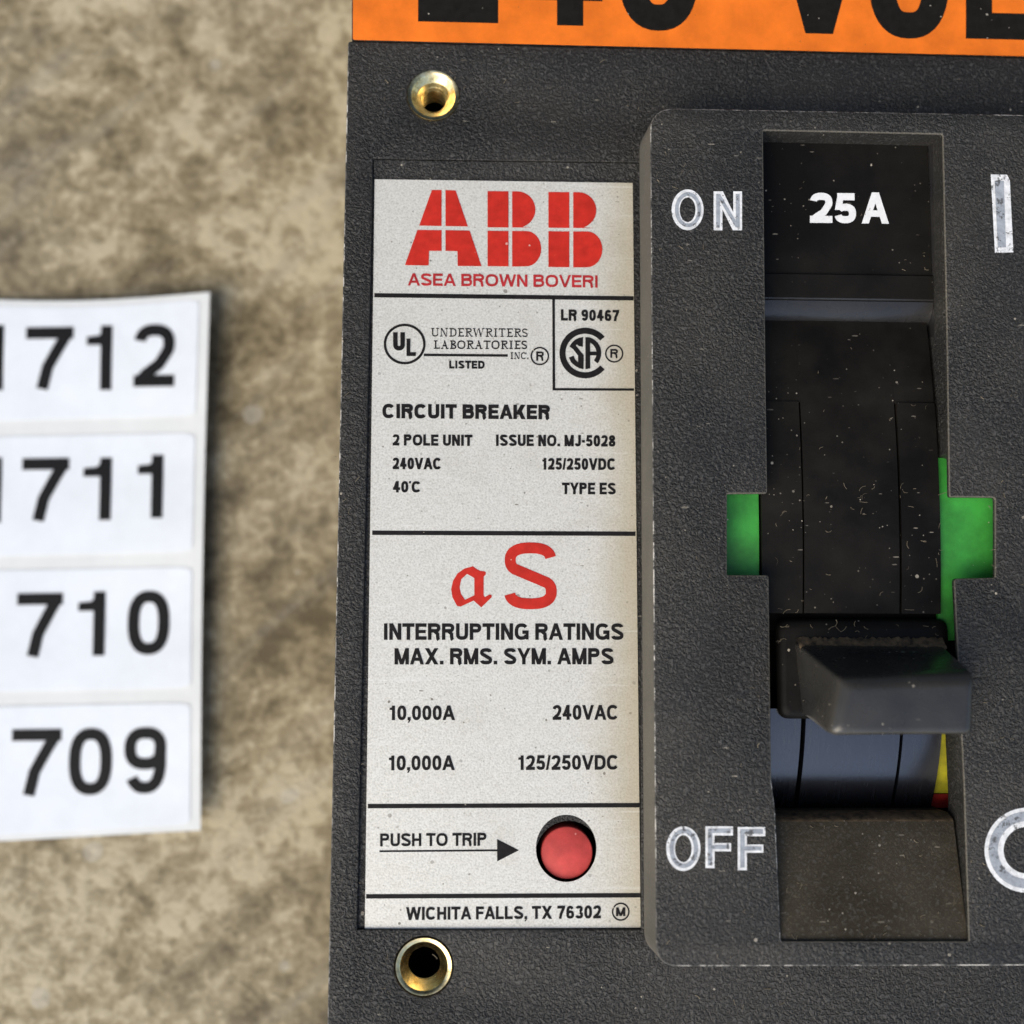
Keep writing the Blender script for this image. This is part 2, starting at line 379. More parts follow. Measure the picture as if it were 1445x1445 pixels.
# roman capitals for the two lines of book face: thin / thick strokes with slab feet
def roman(ch, sx, sy):
    t = sx * .45; g = Glyph(sx, sy); w = {'I': .40, 'E': .62, 'L': .60, 'S': .54, 'B': .64, 'T': .66, 'R': .72, 'D': .74, 'O': .78, 'C': .72,
         'U': .76, 'N': .78, 'W': 1.08, 'A': .76, '.': .14}[ch]; A = g.arc; R = g.rect; hy = sy / 2
    def foot(x, y, l=.16): R(x - l, y, x + l, y + sy * .8)
    if ch in 'IELBRDTPN' and ch not in 'TN':
        x = .20; R(x - sx / 2, 0, x + sx / 2, 1); foot(x, 0); foot(x, 1 - sy * .8)
    if ch == 'E': R(.2, 0, w, sy); R(.2, 1 - sy, w, 1); R(.2, .5 - hy, w * .8, .5 + hy); R(w - t, 0, w, .22); R(w - t, .8, w, 1)
    if ch == 'L': R(.2, 0, w, sy); R(w - t, 0, w, .24)
    if ch == 'T': R(0, 1 - sy, w, 1); R(w / 2 - sx / 2, 0, w / 2 + sx / 2, 1); foot(w / 2, 0); R(0, .78, t, 1); R(w - t, .78, w, 1)
    if ch in 'BR':
        g.path([(.2, 1 - hy), (w * .55, 1 - hy)] + A(w * .55, .76, w * .38 - sx / 2, .24 - hy, 88, -88) + [(.2, .52)])
        if ch == 'B': g.path([(.2, .52), (w * .58, .52)] + A(w * .58, .26, w * .42 - sx / 2, .26 - hy, 88, -88) + [(.2, hy)])
        else: g.diag(w - sx, 0, w * .42, .52); foot(w - sx * .3, 0, .08)
    if ch == 'D': g.path([(.2, 1 - hy), (w * .48, 1 - hy)] + A(w * .48, .5, w * .52 - sx / 2, .5 - hy, 88, -88) + [(.2, hy)])
    if ch == 'O': g.path(A(w / 2, .5, w / 2 - sx / 2, .5 - hy, 0, 351, 39), True)
    if ch == 'C': g.path(A(w / 2, .5, w / 2 - sx / 2, .5 - hy, 42, 318)); R(w - t * 1.4, .68, w - t * .4, 1)
    if ch == 'S': g.path(A(w / 2, .735, w / 2 - sx * .5, .265 - hy, 12, 222) + A(w / 2, .265, w / 2 - sx * .5, .265 - hy, 42, -168))
    if ch == 'U':
        R(.14 - sx / 2, .3, .14 + sx / 2, 1); R(w - .14 - t / 2, .3, w - .14 + t / 2, 1); foot(.14, 1 - sy * .8, .14); foot(w - .14, 1 - sy * .8, .14)
        g.path(A(w / 2, .30, w / 2 - .14, .30 - hy, 180, 360))
    if ch == 'N':
        R(.12 - t / 2, 0, .12 + t / 2, 1); R(w - .12 - t / 2, 0, w - .12 + t / 2, 1); g.diag(w - .12 - sx, 0, .08, 1, sx * 1.1); foot(.12, 0, .12); foot(w - .12, 1 - sy * .8, .12)
    if ch == 'W':
        for a, b, tt in ((.30, .08, sx), (.30, .54, t), (.76, .54, sx), (.76, 1.0, t)): g.diag(w * a / 1.08 - sx / 2, 0, w * b / 1.08 - sx / 2, 1, tt)
        foot(.08, 1 - sy * .8, .12); foot(w - .1, 1 - sy * .8, .12)
    if ch == 'A': g.diag(.1, 0, w / 2, 1, t); g.diag(w - .1 - sx, 0, w / 2 - sx * .7, 1, sx); R(w * .25, .30, w * .75, .30 + sy); foot(.12, 0, .12); foot(w - .14, 0, .14)
    if ch == '.': R(0, 0, sx, sy * 1.4)
    return g, w
BOLD = {glyph: 1.0}
class Ink:
    """flat printed shapes on one surface; add() takes outlines in photograph pixels, zf gives the surface height there"""
    def __init__(s, zf): s.v, s.f, s.zf, s.k = [], [], (zf if callable(zf) else (lambda x, y: zf)), 0
    def pt(s, x, y):
        p = P(x, y, s.zf(x, y) + 0.0005 * (s.k % 7)); s.v.append(p); return len(s.v) - 1
    def poly(s, pts):
        s.k += 1
        b = [s.pt(*p) for p in pts]
        a = sum(pts[i - 1][0] * pts[i][1] - pts[i][0] * pts[i - 1][1] for i in range(len(pts)))
        s.f.append(b if a < 0 else b[::-1])                     # pixels run downwards
    def strip(s, L, R, closed=False):
        s.k += 1
        n = len(L); a = [s.pt(*p) for p in L]; b = [s.pt(*p) for p in R]
        for i in range(n if closed else n - 1):
            j = (i + 1) % n; q = [(L[i]), (L[j]), (R[j]), (R[i])]
            ar = sum(q[k - 1][0] * q[k][1] - q[k][0] * q[k - 1][1] for k in range(4))
            fc = [a[i], a[j], b[j], b[i]]; s.f.append(fc if ar < 0 else fc[::-1])
    def band(s, cx, cy, rx, ry, wd, a0=0, a1=360, n=48):
        full = abs(a1 - a0) >= 360; L, R = [], []
        for k in range(n if full else n + 1):
            a = math.radians(a0 + (a1 - a0) * k / n)
            L.append((cx + rx * math.cos(a), cy - ry * math.sin(a))); R.append((cx + (rx - wd) * math.cos(a), cy - (ry - wd) * math.sin(a)))
        s.strip(L, R, full)
    def text(s, body, x0, x1, yt, yb, st, slope=None, face=glyph, track=0.0, skew=0.0):
        """set body between x0 and x1 with cap line yt and base line yb; st is the stroke in pixels"""
        h = yb - yt; st = st * BOLD.get(face, 1)
        if slope is None: slope = (906 - (yt + yb) / 2) / 45600.0
        sy = st / h; kx = 1.0
        for _ in range(4):
            sx = st / (h * kx); x = 0.0; pen = []
            for i, ch in enumerate(body):
                b = BEAR.get(ch, .052) if face is glyph else .05
                if ch == ' ': x += (.34 if face is glyph else .3); pen.append(None); continue
                g, w = face(ch, sx, sy)
                if i: x += b
                pen.append((x, g)); x += w
                if i < len(body) - 1: x += b + track
            kx = (x1 - x0) / (h * x)
        xm = (x0 + x1) / 2
        def M(p, ox):
            px = x0 + (p[0] + ox + skew * (p[1] - .5)) * h * kx; return (px, yb - p[1] * h + slope * (px - xm))
        for it in pen:
            if it is None: continue
            ox, g = it
            for pl in g.polys:
                if pl[0] == 'strip': s.strip([M(p, ox) for p in pl[1]], [M(p, ox) for p in pl[2]], pl[3])
                else: s.poly([M(p, ox) for p in pl])
    def fill(s, loops):
        """outline with holes through a filled curve"""
        me = flat_fill([[(x, -y) for x, y in lp] for lp in loops], 0.0)
        s.k += 1
        for p in me.polygons:
            b = [s.pt(me.vertices[i].co.x, -me.vertices[i].co.y) for i in p.vertices]
            s.f.append(b if p.normal.z > 0 else b[::-1])
        bpy.data.meshes.remove(me)
    def mesh(s): return mesh_from(s.v, s.f)
def Z(ox, oy, k): return lambda pts: [(ox + x * k, oy + y * k) for x, y in pts]
exec_guard = None

# ------------------------------------------------------------------ materials in use
M_BODY = black_plastic('grained_black_plastic', (0.0150, 0.0143, 0.0132), 1.0, 0.22, 1.0)
M_COVER = black_plastic('grained_charcoal_plastic', (0.0180, 0.0173, 0.0160), 1.0, 0.40, 1.5)
M_EDGE = black_plastic('chafed_plastic_edge', (0.030, 0.030, 0.029), 0.5, 0.4, 1.0, wear=0.22)
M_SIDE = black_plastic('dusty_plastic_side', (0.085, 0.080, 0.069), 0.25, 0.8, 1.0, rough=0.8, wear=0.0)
M_SMOOTH = black_plastic('smooth_black_plastic', (0.0055, 0.005, 0.0045), 0.0, 0.07, 2.4, rough=0.5, spec=0.12)
M_LIP = black_plastic('satin_black_plastic', (0.012, 0.012, 0.013), 0.0, 0.15, 0.9, rough=0.26)
M_DRUM = black_plastic('dusty_drum_plastic', (0.0045, 0.004, 0.0035), 0.0, 0.11, 4.5, rough=0.55, spec=0.12)
t = NT('polished_drum_plastic')
_st = t.noise(5.0, 4, 0.6, 0.0, t.mapping((5.0, 0.35, 0.35)))
_r = t.math('MULTIPLY_ADD', t.ramp(_st, (0.40, 0.0), (0.66, 1.0)), 0.04, 0.24)
_c = t.mix(t.math('MULTIPLY', t.specks(9.0, 0.2, 0.12, 2.0), 0.6), (0.004, 0.0045, 0.007), (0.05, 0.05, 0.05))
M_DRUM2 = t.done(_c, _r, t.bump(t.noise(20, 4), 0.05, 0.02), 0.0, 0.5)
M_DRUM2.node_tree.nodes['Principled BSDF'].inputs['IOR'].default_value = 2.0
M_LIP.node_tree.nodes['Principled BSDF'].inputs['IOR'].default_value = 1.65
M_LEDGE = black_plastic('grimy_ledge_plastic', (0.038, 0.031, 0.0205), 0.3, 1.0, 6.0, rough=0.75, spec=0.15)
M_RIM = black_plastic('dusty_plastic_rim', (0.075, 0.068, 0.054), 0.5, 0.8, 1.0, wear=0.0)
M_HANDLE = black_plastic('satin_handle_plastic', (0.024, 0.024, 0.0235), 0.0, 0.22, 2.5, rough=0.27, wear=0.0, spec=0.5, gscale=9.0)
M_GRIME = flat('brown_grime', (0.11, 0.075, 0.04), 0.9, 0.5, 9.0, 1.0)
M_GREEN = flat('green_paint', (0.036, 0.285, 0.036), 0.5, 0.25, 2.0, 0.5, bump=0.15)
M_YELLOW = flat('yellow_paint', (0.55, 0.50, 0.02), 0.6, 0.2, 5.0, 0.3)
M_RED = flat('red_paint', (0.45, 0.02, 0.012), 0.6, 0.2, 5.0)
M_BUTTON = flat('matt_red_plastic', (0.56, 0.066, 0.058), 0.6, 0.14, 3.5, 0.6, (0.74, 0.30, 0.26), bump=0.15, spec=0.3)
M_INK = flat('black_ink', (0.012, 0.0105, 0.0105), 0.6, 0.3, 12.0, 0.15, spec=0.15)
M_REDINK = flat('red_ink', (0.50, 0.024, 0.014), 0.55, 0.12, 6.0, 0.35, (0.62, 0.36, 0.30), spec=0.2)
M_REDINK2 = flat('faded_red_ink', (0.42, 0.026, 0.030), 0.55, 0.15, 9.0, 0.3, (0.6, 0.36, 0.32), spec=0.2)
def worn_paint(name, base, lost):
    t = NT(name)
    col = t.ramp(t.noise(9, 5, 0.65), (0.34, tuple(c * 0.72 for c in base)), (0.60, base))
    chip = t.ramp(t.noise(8.5, 5, 0.75), (0.60 - lost, 0.0), (0.655 - lost, 1.0))
    col = t.mix(t.math('MULTIPLY', chip, 0.85), col, (0.06, 0.06, 0.058))
    col = t.mix(t.math('MULTIPLY', t.specks(14.0, 0.2, 0.2, 3.3), 0.7), col, (0.16, 0.15, 0.13))
    return t.done(col, 0.6, t.bump(t.noise(16, 4), 0.4, 0.02), 0.0, 0.3)
M_WHITE = worn_paint('white_paint', (0.80, 0.81, 0.81), 0.02)
M_GREYP = worn_paint('thin_grey_paint', (0.36, 0.39, 0.43), 0.06)
M_RATING = flat('white_print', (0.80, 0.80, 0.79), 0.6, 0.06, 14.0, 0.3, (0.2, 0.19, 0.17))
M_ORANGE = flat('orange_vinyl', (0.80, 0.178, 0.016), 0.5, 0.13, 1.6, 1.0, (0.36, 0.11, 0.025), spec=0.25)
M_SIGNINK = flat('black_vinyl_print', (0.010, 0.009, 0.007), 0.6, 0.2, 8.0, 0.9, spec=0.15)
M_PAPER = flat('white_sticker_paper', (0.70, 0.745, 0.80), 0.5, 0.03, 1.5, bump=0.0)
M_BACK = flat('translucent_backing_paper', (0.66, 0.685, 0.69), 0.45, 0.03, 1.5, bump=0.0)
M_DIGIT = flat('black_digit_ink', (0.008, 0.008, 0.009), 0.6, 0.1, 4.0, bump=0.0, spec=0.15)
M_DARK = flat('dark_void', (0.004, 0.0035, 0.003), 0.9, 0.3, 4.0, bump=0.0, spec=0.1)
M_BRASS = brass()
LABEL_RIGHT = P(893, 700).x - P(1000, 750, -6.3).x
M_FOIL = foil()
M_CONC = concrete()
M_LINT = flat('pale_lint', (0.20, 0.165, 0.11), 0.8, 0.3, 3.0, bump=0.0)

# ------------------------------------------------------------------ ground
ZF = -6.3
gv = [(-90, -90, ZF), (90, -90, ZF), (90, 90, ZF), (-90, 90, ZF)]
gm = mesh_from(gv, [[0, 1, 2, 3]]); g = link('ground', gm, M_CONC, smooth=None); g['kind'] = 'structure'

# ------------------------------------------------------------------ circuit breaker
HT = 0.70                                        # height of the raised switch cover over the front face
BK = empty('circuit_breaker', P(1000, 750, ZF), 'black plastic circuit breaker with silver rating plate, lying on brown concrete', 'circuit breaker')
# ---- housing
outer = pxl([(491, 58), (1800, 90), (1815, 1700), (456.5, 1700)], 0)
recess = pxl([(526.5, 224), (905, 229), (905, 1311.5), (504, 1311.5)], 0)
recess_f = fillet(recess, 0.02, 3)
hole_a, hole_b = P(611.5, 134.5, 0), P(598, 1364, 0)
cav = pxl([(995, 215), (1450, 215), (1460, 1335), (1010, 1335)], 0)
btn_c = P(799, 1197, -0.06)
btn_hole = ring((btn_c.x + 0.03, btn_c.y - 0.10), 0.455, 0.47)
top = solid([fillet(outer, 0.05), recess_f, ring(hole_a, 0.385), ring(hole_b, 0.40), cav], -0.45, 0.0, 0.018)
ZSH = -0.058
deep = solid([fillet(outer, 0.05), ring(hole_a, 0.385), ring(hole_b, 0.40), cav, btn_hole], ZF + 0.004, -0.4535)
shelf = solid([[(recess[0][0] + .002, recess[0][1] - .002), (recess[1][0] - .002, recess[1][1] - .002), (recess[2][0] - .002, recess[2][1] + .002), (recess[3][0] + .002, recess[3][1] + .002)], btn_hole], -0.4535 + 0.003, ZSH)
ramp_y0, ramp_y1 = P(700, 226, 0).y, P(700, 250, -0.1).y
for p in top.polygons:                              # only the outside corner is chafed pale
    if p.material_index == 1 and p.center.x > P(512, 700).x: p.material_index = 0
for p in top.polygons:
    if p.material_index == 1 and p.center.x > P(497, 300).x and p.center.y > P(497, 1300).y and p.center.x > P(491, 58).x + .06: p.material_index = 0
housing = link('housing', join(top, deep, shelf), [M_BODY, M_EDGE], BK)
# sloping top end of the recess
a0, a1, b0, b1 = P(527.5, 226, -0.010), P(904, 231, -0.010), P(527.8, 250, -0.056), P(904, 254, -0.056)
rm = mesh_from([a0, a1, b1, b0, a0 + Vector((0, 0, -.2)), a1 + Vector((0, 0, -.2))], [[0, 3, 2, 1], [0, 4, 3], [1, 2, 5]])
link('recess_ramp', rm, M_BODY, housing)

# ---- terminal cover with the orange warning sticker
tc = pxl([(497, -420), (1800, -400), (1800, 88), (496.5, 56.0)], 0.02)
cov = link('terminal_cover', solid([tc], ZF + 0.5, 0.02, 0.0), [M_BODY, M_EDGE], BK)
tk = pxl([(498, -260), (1790, -225), (1790, 87.5), (498, 55.8)], 0.03)
stk = link('warning_sticker', solid([fillet(tk, 0.03)], 0.021, 0.034), M_ORANGE, BK, label='orange warning sticker with bold black capitals along the top end')
ink = Ink(0.036)
s0 = 0.0235
ink.text('2', 590, 703, -128, 31.5, 38, s0); ink.text('4', 715, 850, -125, 35.5, 37, s0); ink.text('0', 873, 985, -124, 43.5, 37, s0)
link('printed_number', ink.mesh(), M_SIGNINK, stk, smooth=None); ink = Ink(0.036)
ink.text('V', 1092, 1220, -118, 47.5, 39, s0); ink.text('O', 1226, 1339, -115, 54.5, 37, s0); ink.text('L', 1363, 1462, -112, 55.5, 37, s0)
ink.text('T', 1470, 1570, -110, 57, 37, s0); ink.text('S', 1580, 1690, -108, 60, 37, s0)
link('printed_word', ink.mesh(), M_SIGNINK, stk, smooth=None)

# ---- brass inserts
def insert(c, bore, depth, name='threaded_insert'):
    prof = [(0.386, -0.30), (0.386, -0.004), (0.378, 0.009), (0.330, 0.003), (0.318, -0.012), (bore + .035, -0.075), (bore + .012, -0.10)]
    z = -0.12; k = 0
    while z > -depth:
        z -= 0.0185; k += 1; prof.append((bore - .016 + .021 * math.cos(2 * math.pi * k / 6), z))
    b = lathe(c, prof, 72)
    d = lathe(c, [(bore, -depth), (bore, -depth - 0.6), (0.001, -depth - 0.6)], 36)
    o = link(name, b, M_BRASS, BK, smooth=50)
    link('insert_bottom', d, M_DARK, o)
    return o
insert(hole_a, 0.215, 0.62); i2 = insert(hole_b, 0.25, 0.26)
i2['label'] = 'scuffed brass insert below the rating plate'

# ---- nameplate
ZL = -0.042
lab = pxl([(528.7, 252.9), (892.8, 258.1), (904, 1309), (514.8, 1311)], ZL)
plate = link('rating_plate', solid([lab, ring(P(799, 1197, ZL), 0.418, 0.452, 64)], -0.056, ZL), M_FOIL, BK)
zi = ZL + 0.003
inks = []
def ink_of(n): inks.append((n, Ink(zi))); return inks[-1][1]
def T1(n, *a):
    ink_of(n).text(*a)
red, red2, red3 = Ink(zi), Ink(zi), Ink(zi)
T = lambda *a, **k: blk.text(*a, **k)
# the rules
def rule(ink, x0, y0, x1, y1, t): ink.poly([(x0, y0 - t / 2), (x1, y1 - t / 2), (x1, y1 + t / 2), (x0, y0 + t / 2)])
blk = ink_of('printed_rule'); rule(blk, 528.2, 416.6, 894.0, 421, 6.0); blk = ink_of('printed_rule'); rule(blk, 525.2, 751.8, 896.8, 753.2, 6.2)
blk = ink_of('printed_rule'); rule(blk, 519.0, 1137.6, 902.2, 1136.3, 6.2); blk = ink_of('printed_rule'); rule(blk, 516.6, 1265, 903.4, 1263.4, 6.2)
blk = ink_of('printed_frame'); blk.poly([(779.3, 422), (783, 422), (783.4, 549), (779.7, 549)]); rule(blk, 779.7, 549.3, 894.7, 549.8, 3.4)
# the big three-letter emblem in quarters
k1 = Z(480, 220, .3045)
red.fill([k1([(425, 158), (470, 158), (470, 325), (366, 323)])]); red.fill([k1([(488, 158), (535, 160), (592, 327), (488, 325)])])
red.fill([k1([(358, 343), (470, 344), (470, 440), (412, 440), (410, 508), (300, 506)])])
red.fill([k1([(488, 344), (600, 346), (655, 511), (545, 510), (543, 441), (488, 440)])])
def bee(x0, xg0, xg1, xr1, xr2, yt, yg0, yg1, yb):
    red.fill([k1([(x0, yt), (xg0, yt + 1), (xg0, yg0), (x0, yg0 - 1)])]); red.fill([k1([(x0, yg1 - 1), (xg0, yg1), (xg0, yb), (x0, yb - 1)])])
    h = (yg0 - yt); r = h * .50
    up = [(xg1, yt + 1)] + [(xr1 - r + r * math.sin(a), yt + 1 + r - r * math.cos(a)) for a in [math.pi * .5 * j / 8 for j in range(9)]]
    up += [(xr1 - r + r * math.cos(a), yt + 1 + r + r * math.sin(a)) for a in [math.pi * .40 * j / 6 for j in range(1, 7)]] + [(xr1 - r * .18, yg0), (xg1, yg0)]
    red.fill([k1(up)])
    h2 = yb - yg1; r2 = h2 * .5
    lo = [(xg1, yg1)] + [(xr2 - r2 * .85 + r2 * .85 * math.sin(a), yg1 + r2 - r2 * math.cos(a)) for a in [math.pi * j / 16 for j in range(17)]] + [(xg1, yb + 1)]
    red.fill([k1(lo)])
bee(683, 780, 797, 905, 932, 163, 332, 348, 512); bee(965, 1062, 1080, 1187, 1215, 167, 334, 350, 516)
red2.text('ASEA BROWN BOVERI', 575.3, 843.3, 387.0, 404.4, 3.5)
blk = ink_of('listing_mark')
blk.band(571, 485.5, 29.6, 28.8, 3.6); T('U', 554.7, 571.3, 468.8, 494.6, 6.4, 0); T('L', 573.6, 586.8, 477.8, 502.4, 5.4, 0)
rule(blk, 598, 500.8, 716.6, 501.7, 3.6)
blk.text('UNDERWRITERS', 608.5, 744.5, 463.2, 475.3, 1.7, 0.006, roman); blk.text('LABORATORIES', 611.8, 743.7, 480.5, 492.6, 1.9, 0.003, roman)
blk.text('INC.', 720, 745.5, 497.2, 506.8, 1.5, 0.004, roman); T('LISTED', 633.8, 683.8, 509, 520.2, 2.9)
blk.band(761.7, 502.5, 13.2, 13.0, 2.2); T('R', 756.6, 767.6, 496, 509, 2.8, 0)
blk = ink_of('certification_mark')
T('LR 90467', 791.5, 873.8, 436.9, 452.8, 3.74)
blk.band(825.6, 498.2, 36.2, 35.8, 8.6, 40, 320)
k2 = Z(770, 410, .1038)
blk.fill([k2([(510, 632), (450, 645), (400, 668), (355, 710), (322, 760), (375, 800), (440, 885), (440, 975), (400, 935), (380, 885), (315, 910), (345, 975),
              (400, 1025), (455, 1055), (515, 1070), (518, 880), (410, 745), (425, 735), (455, 757), (505, 765)])])
blk.poly(k2([(540, 633), (605, 640), (605, 1060), (540, 1070)])); blk.poly(k2([(600, 830), (750, 830), (748, 882), (600, 882)]))
blk.band(826.1, 498.2, 22.3, 22.8, 6.8, 82, -40)
blk.band(866.7, 499, 13.0, 12.8, 2.2); T('R', 861.2, 872.2, 492.4, 505, 2.7, 0)
blk = ink_of('printed_title')
T('CIRCUIT BREAKER', 539.6, 776.3, 570.6, 591.0, 5.12)
T1('printed_line', '2 POLE UNIT', 554, 666.7, 613.2, 629.0, 3.74); T1('printed_line', 'ISSUE NO. MJ-5028', 699.9, 868.3, 613.7, 629.8, 3.74)
T1('printed_line', '240VAC', 554, 623, 646, 662.3, 3.74); T1('printed_line', '125/250VDC', 765.3, 868.9, 646.6, 663.1, 3.74)
T1('printed_line', '40*C', 554.6, 594, 679.0, 695.0, 3.74); T1('printed_line', 'TYPE ES', 793, 868.9, 681.2, 697.6, 3.74)
T1('printed_line', 'INTERRUPTING RATINGS', 541.8, 879.8, 879.7, 903.0, 4.98); T1('printed_line', 'MAX. RMS. SYM. AMPS', 556.7, 865.8, 914.7, 937.6, 4.98)
T1('printed_line', '10,000A', 549.7, 642, 995.7, 1016.3, 4.29); T1('printed_line', '240VAC', 779.9, 872.6, 995, 1015.8, 4.29)
T1('printed_line', '10,000A', 548.7, 641.7, 1066.2, 1087, 4.29); T1('printed_line', '125/250VDC', 731.4, 872.9, 1065.8, 1086.4, 4.29)
blk = ink_of('printed_instruction'); T('PUSH TO TRIP', 536.4, 686.5, 1175.8, 1194.0, 3.60); rule(blk, 535.4, 1201.3, 702, 1200.0, 2.6)
blk.poly([(701.5, 1184.2), (732.4, 1199.8), (701.5, 1215.7)])
T1('printed_address', 'WICHITA FALLS, TX 76302', 572.9, 848, 1279.0, 1297.2, 3.87); blk = ink_of('maker_mark'); blk.band(875.9, 1286.6, 12.6, 12.9, 2.2); T('M', 869.2, 882.4, 1280.6, 1292.8, 3.4, 0)
k3 = Z(620, 750, .1315)
red3.fill([k3([(126, 620), (146, 530), (195, 450), (270, 398), (360, 373), (400, 403), (440, 423), (485, 428), (499, 438), (497, 463), (475, 485), (475, 690), (490, 705),
              (535, 676), (560, 680), (562, 705), (450, 815), (368, 742), (225, 807), (188, 797), (140, 705)]),
          k3([(217, 600), (235, 512), (298, 455), (375, 500), (375, 685), (275, 733), (232, 670)])])
red3.text('S', 711.4, 785.7, 765.4, 859.8, 15.5, 0)
for n_, k_ in inks: link(n_, k_.mesh(), M_INK, plate, smooth=None)
link('printed_symbol', red3.mesh(), M_REDINK, plate, smooth=None)
link('printed_emblem', red.mesh(), M_REDINK, plate, smooth=None)
link('printed_caption', red2.mesh(), M_REDINK2, plate, smooth=None)

# ---- trip button
bc = P(800, 1203.5, -0.11)
bt = lathe((bc.x, bc.y), [(0.358, -1.2), (0.358, -0.135), (0.353, -0.120), (0.340, -0.112), (0.001, -0.108)], 64)
link('trip_button', bt, M_BUTTON, BK, smooth=40)

# ---- raised switch cover
cov_out = pxl([(917, 152), (1780, 168), (1795, 1362), (925.5, 1364)], HT)
win = pxl([(1077, 184), (1330, 189.5), (1335.8, 461), (1339.4, 701.5), (1404, 702), (1404, 815), (1346, 816.5), (1360, 1105), (1367, 1328),
           (1102, 1328), (1094, 1141), (1088.6, 1100), (1085, 811.5), (1026, 811.5), (1026, 697), (1083, 696.5), (1081, 560)], HT)
win_lo = pxl([(1077, 184), (1330, 189.5), (1334, 452), (1340, 638), (1366, 648), (1372, 690), (1425, 690), (1425, 826), (1372, 828), (1378, 985), (1361, 1000), (1367, 1128), (1368, 1334),
           (1099, 1334), (1094, 1141), (1088, 1100), (1080, 826), (1010, 826), (1010, 685), (1078, 684), (1079, 560)], HT)
SK = 0.085
cm = solid([fillet(cov_out, [0.36, 0.1, 0.1, 0.30], 8), fillet(win, [.03, .03, 0, .03, .04, .04, .05, 0, .03, .03, 0, 0, .04, .02, .02, .04, 0], 3)], HT - SK, HT, 0.018)
cm2 = solid([fillet(cov_out, [0.36, 0.1, 0.1, 0.30], 8), win_lo], 0.0035, HT - SK + 0.024, 0.0)
cm = join(cm2, cm)
xl = min(v.co.x for v in cm.vertices)
for v in cm.vertices:                               # moulding draft of the long side
    if v.co.z < 0.3 and v.co.x < xl + 0.45: v.co.x -= 0.05
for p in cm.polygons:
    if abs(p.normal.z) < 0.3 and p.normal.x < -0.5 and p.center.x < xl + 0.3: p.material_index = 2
wx0, wx1 = P(1050, 700, HT).x, P(1420, 700, HT).x
for p in cm.polygons:                               # the window's rim is dusty, pale only where the lever side is knocked
    if p.material_index == 1 and P(1010, 700, HT).x < p.center.x < wx1 and p.center.y > P(1200, 1345, HT).y and p.center.y < P(1200, 175, HT).y:
        if not (p.center.x < P(1112, 1200, HT).x and p.center.y < P(1090, 960, HT).y): p.material_index = 3
cover = link('switch_cover', cm, [M_COVER, M_EDGE, M_SIDE, M_RIM], BK)
def paint_letters(name, fn):
    """letters cut into the cover: a white paint line round a thinner grey filling"""
    w = Ink(HT + 0.004); gq = Ink(HT + 0.009); fn(w, gq)
    o = link(name, w.mesh(), M_WHITE, cover, smooth=None); link('letter_filling', gq.mesh(), M_GREYP, o, smooth=None)
def on_word(w, q):
    w.band(970.3, 296, 22.6, 28.8, 11.5); q.band(970.8, 296, 18.4, 24.6, 5.0)
    w.text('N', 1007, 1047.2, 270, 325, 12.5, 0.0); q.text('N', 1010.6, 1043.6, 274, 321, 5.2, 0.0)
def off_word(w, q):
    w.band(964.3, 1197.5, 24.2, 31.6, 12.5); q.band(964.8, 1197.5, 20.2, 27.6, 5.8)
    for x0, x1, a, b in ((995.4, 1034.4, 1166, 1225), (1041, 1080, 1167, 1228)):
        w.text('F', x0, x1, a, b, 13.0, 0.0); q.text('F', x0 + 3.5, x1 - 3.5, a + 3.6, b - 3.6, 6.0, 0.0)
def bar_mark(w, q):
    w.poly([(1398, 246), (1421, 246.5), (1425, 254), (1430, 356), (1404, 357)]); q.poly([(1403.5, 255), (1416.5, 255.5), (1419.5, 349), (1408, 349.5)])
def ring_mark(w, q):
    w.band(1449.5, 1199.7, 60.3, 60, 27); q.band(1449.5, 1199.7, 54.5, 54.2, 13)
paint_letters('word_on', on_word); paint_letters('word_off', off_word); paint_letters('bar_mark', bar_mark); paint_letters('ring_mark', ring_mark)

# ---- ampere plate with its rounded lip, ledge below the drum
def Yz(py, z, px=1200): return P(px, py, z).y
xA, xB = P(1062, 700, 0.3).x, P(1352, 700, 0.3).x
prof = [(Yz(160, .30), .30), (Yz(387, .30), .30), (Yz(388, .335), .335), (Yz(421, .325), .325), (Yz(424, .30), .30)]
yb_, zb_ = Yz(425, .315), .315
for j in range(0, 9):
    a = math.radians(14 + 70 * j / 8); prof.append((yb_ - 0.43 * (math.sin(a) - math.sin(math.radians(14))), zb_ - 0.43 * (math.cos(math.radians(14)) - math.cos(a))))
prof += [(prof[-1][0] - .012, prof[-1][1] - .012), (prof[-1][0] - .012, -1.2), (prof[-1][0] + .5, -1.3), (Yz(160, .30), -1.3)]
ap = extrude_profile(prof, P(1062, 300, .3).x, P(1312, 300, .3).x)
amp = link('ampere_plate', ap, M_SMOOTH, BK)
for p in amp.data.polygons:
    pass
amp.data.materials.append(M_LIP); amp.data.materials.append(M_EDGE)
for p in amp.data.polygons:
    zc = p.center.z + root_loc(BK).z
    if p.normal.y < -0.15 and zc > -0.5: p.material_index = 1
    if 0.6 < -p.normal.y < 0.8 and -0.2 < zc < 0.2 and p.area < 0.06: p.material_index = 2
rim = extrude_profile([(Yz(160, .36), .36), (Yz(470, .36), .30), (Yz(470, .3), -1.2), (Yz(160, .3), -1.2)], P(1312.5, 300, .3).x, P(1350, 300, .3).x)
link('plate_rim', rim, M_LIP, amp)
topband = extrude_profile([(Yz(160, .42), .42), (Yz(197.5, .42), .42), (Yz(197.5, .3), .303), (Yz(160, .3), .303)], P(1062, 300, .3).x, P(1311, 300, .3).x)
link('plate_edge', topband, M_LIP, amp)
tw = Ink(0.303)
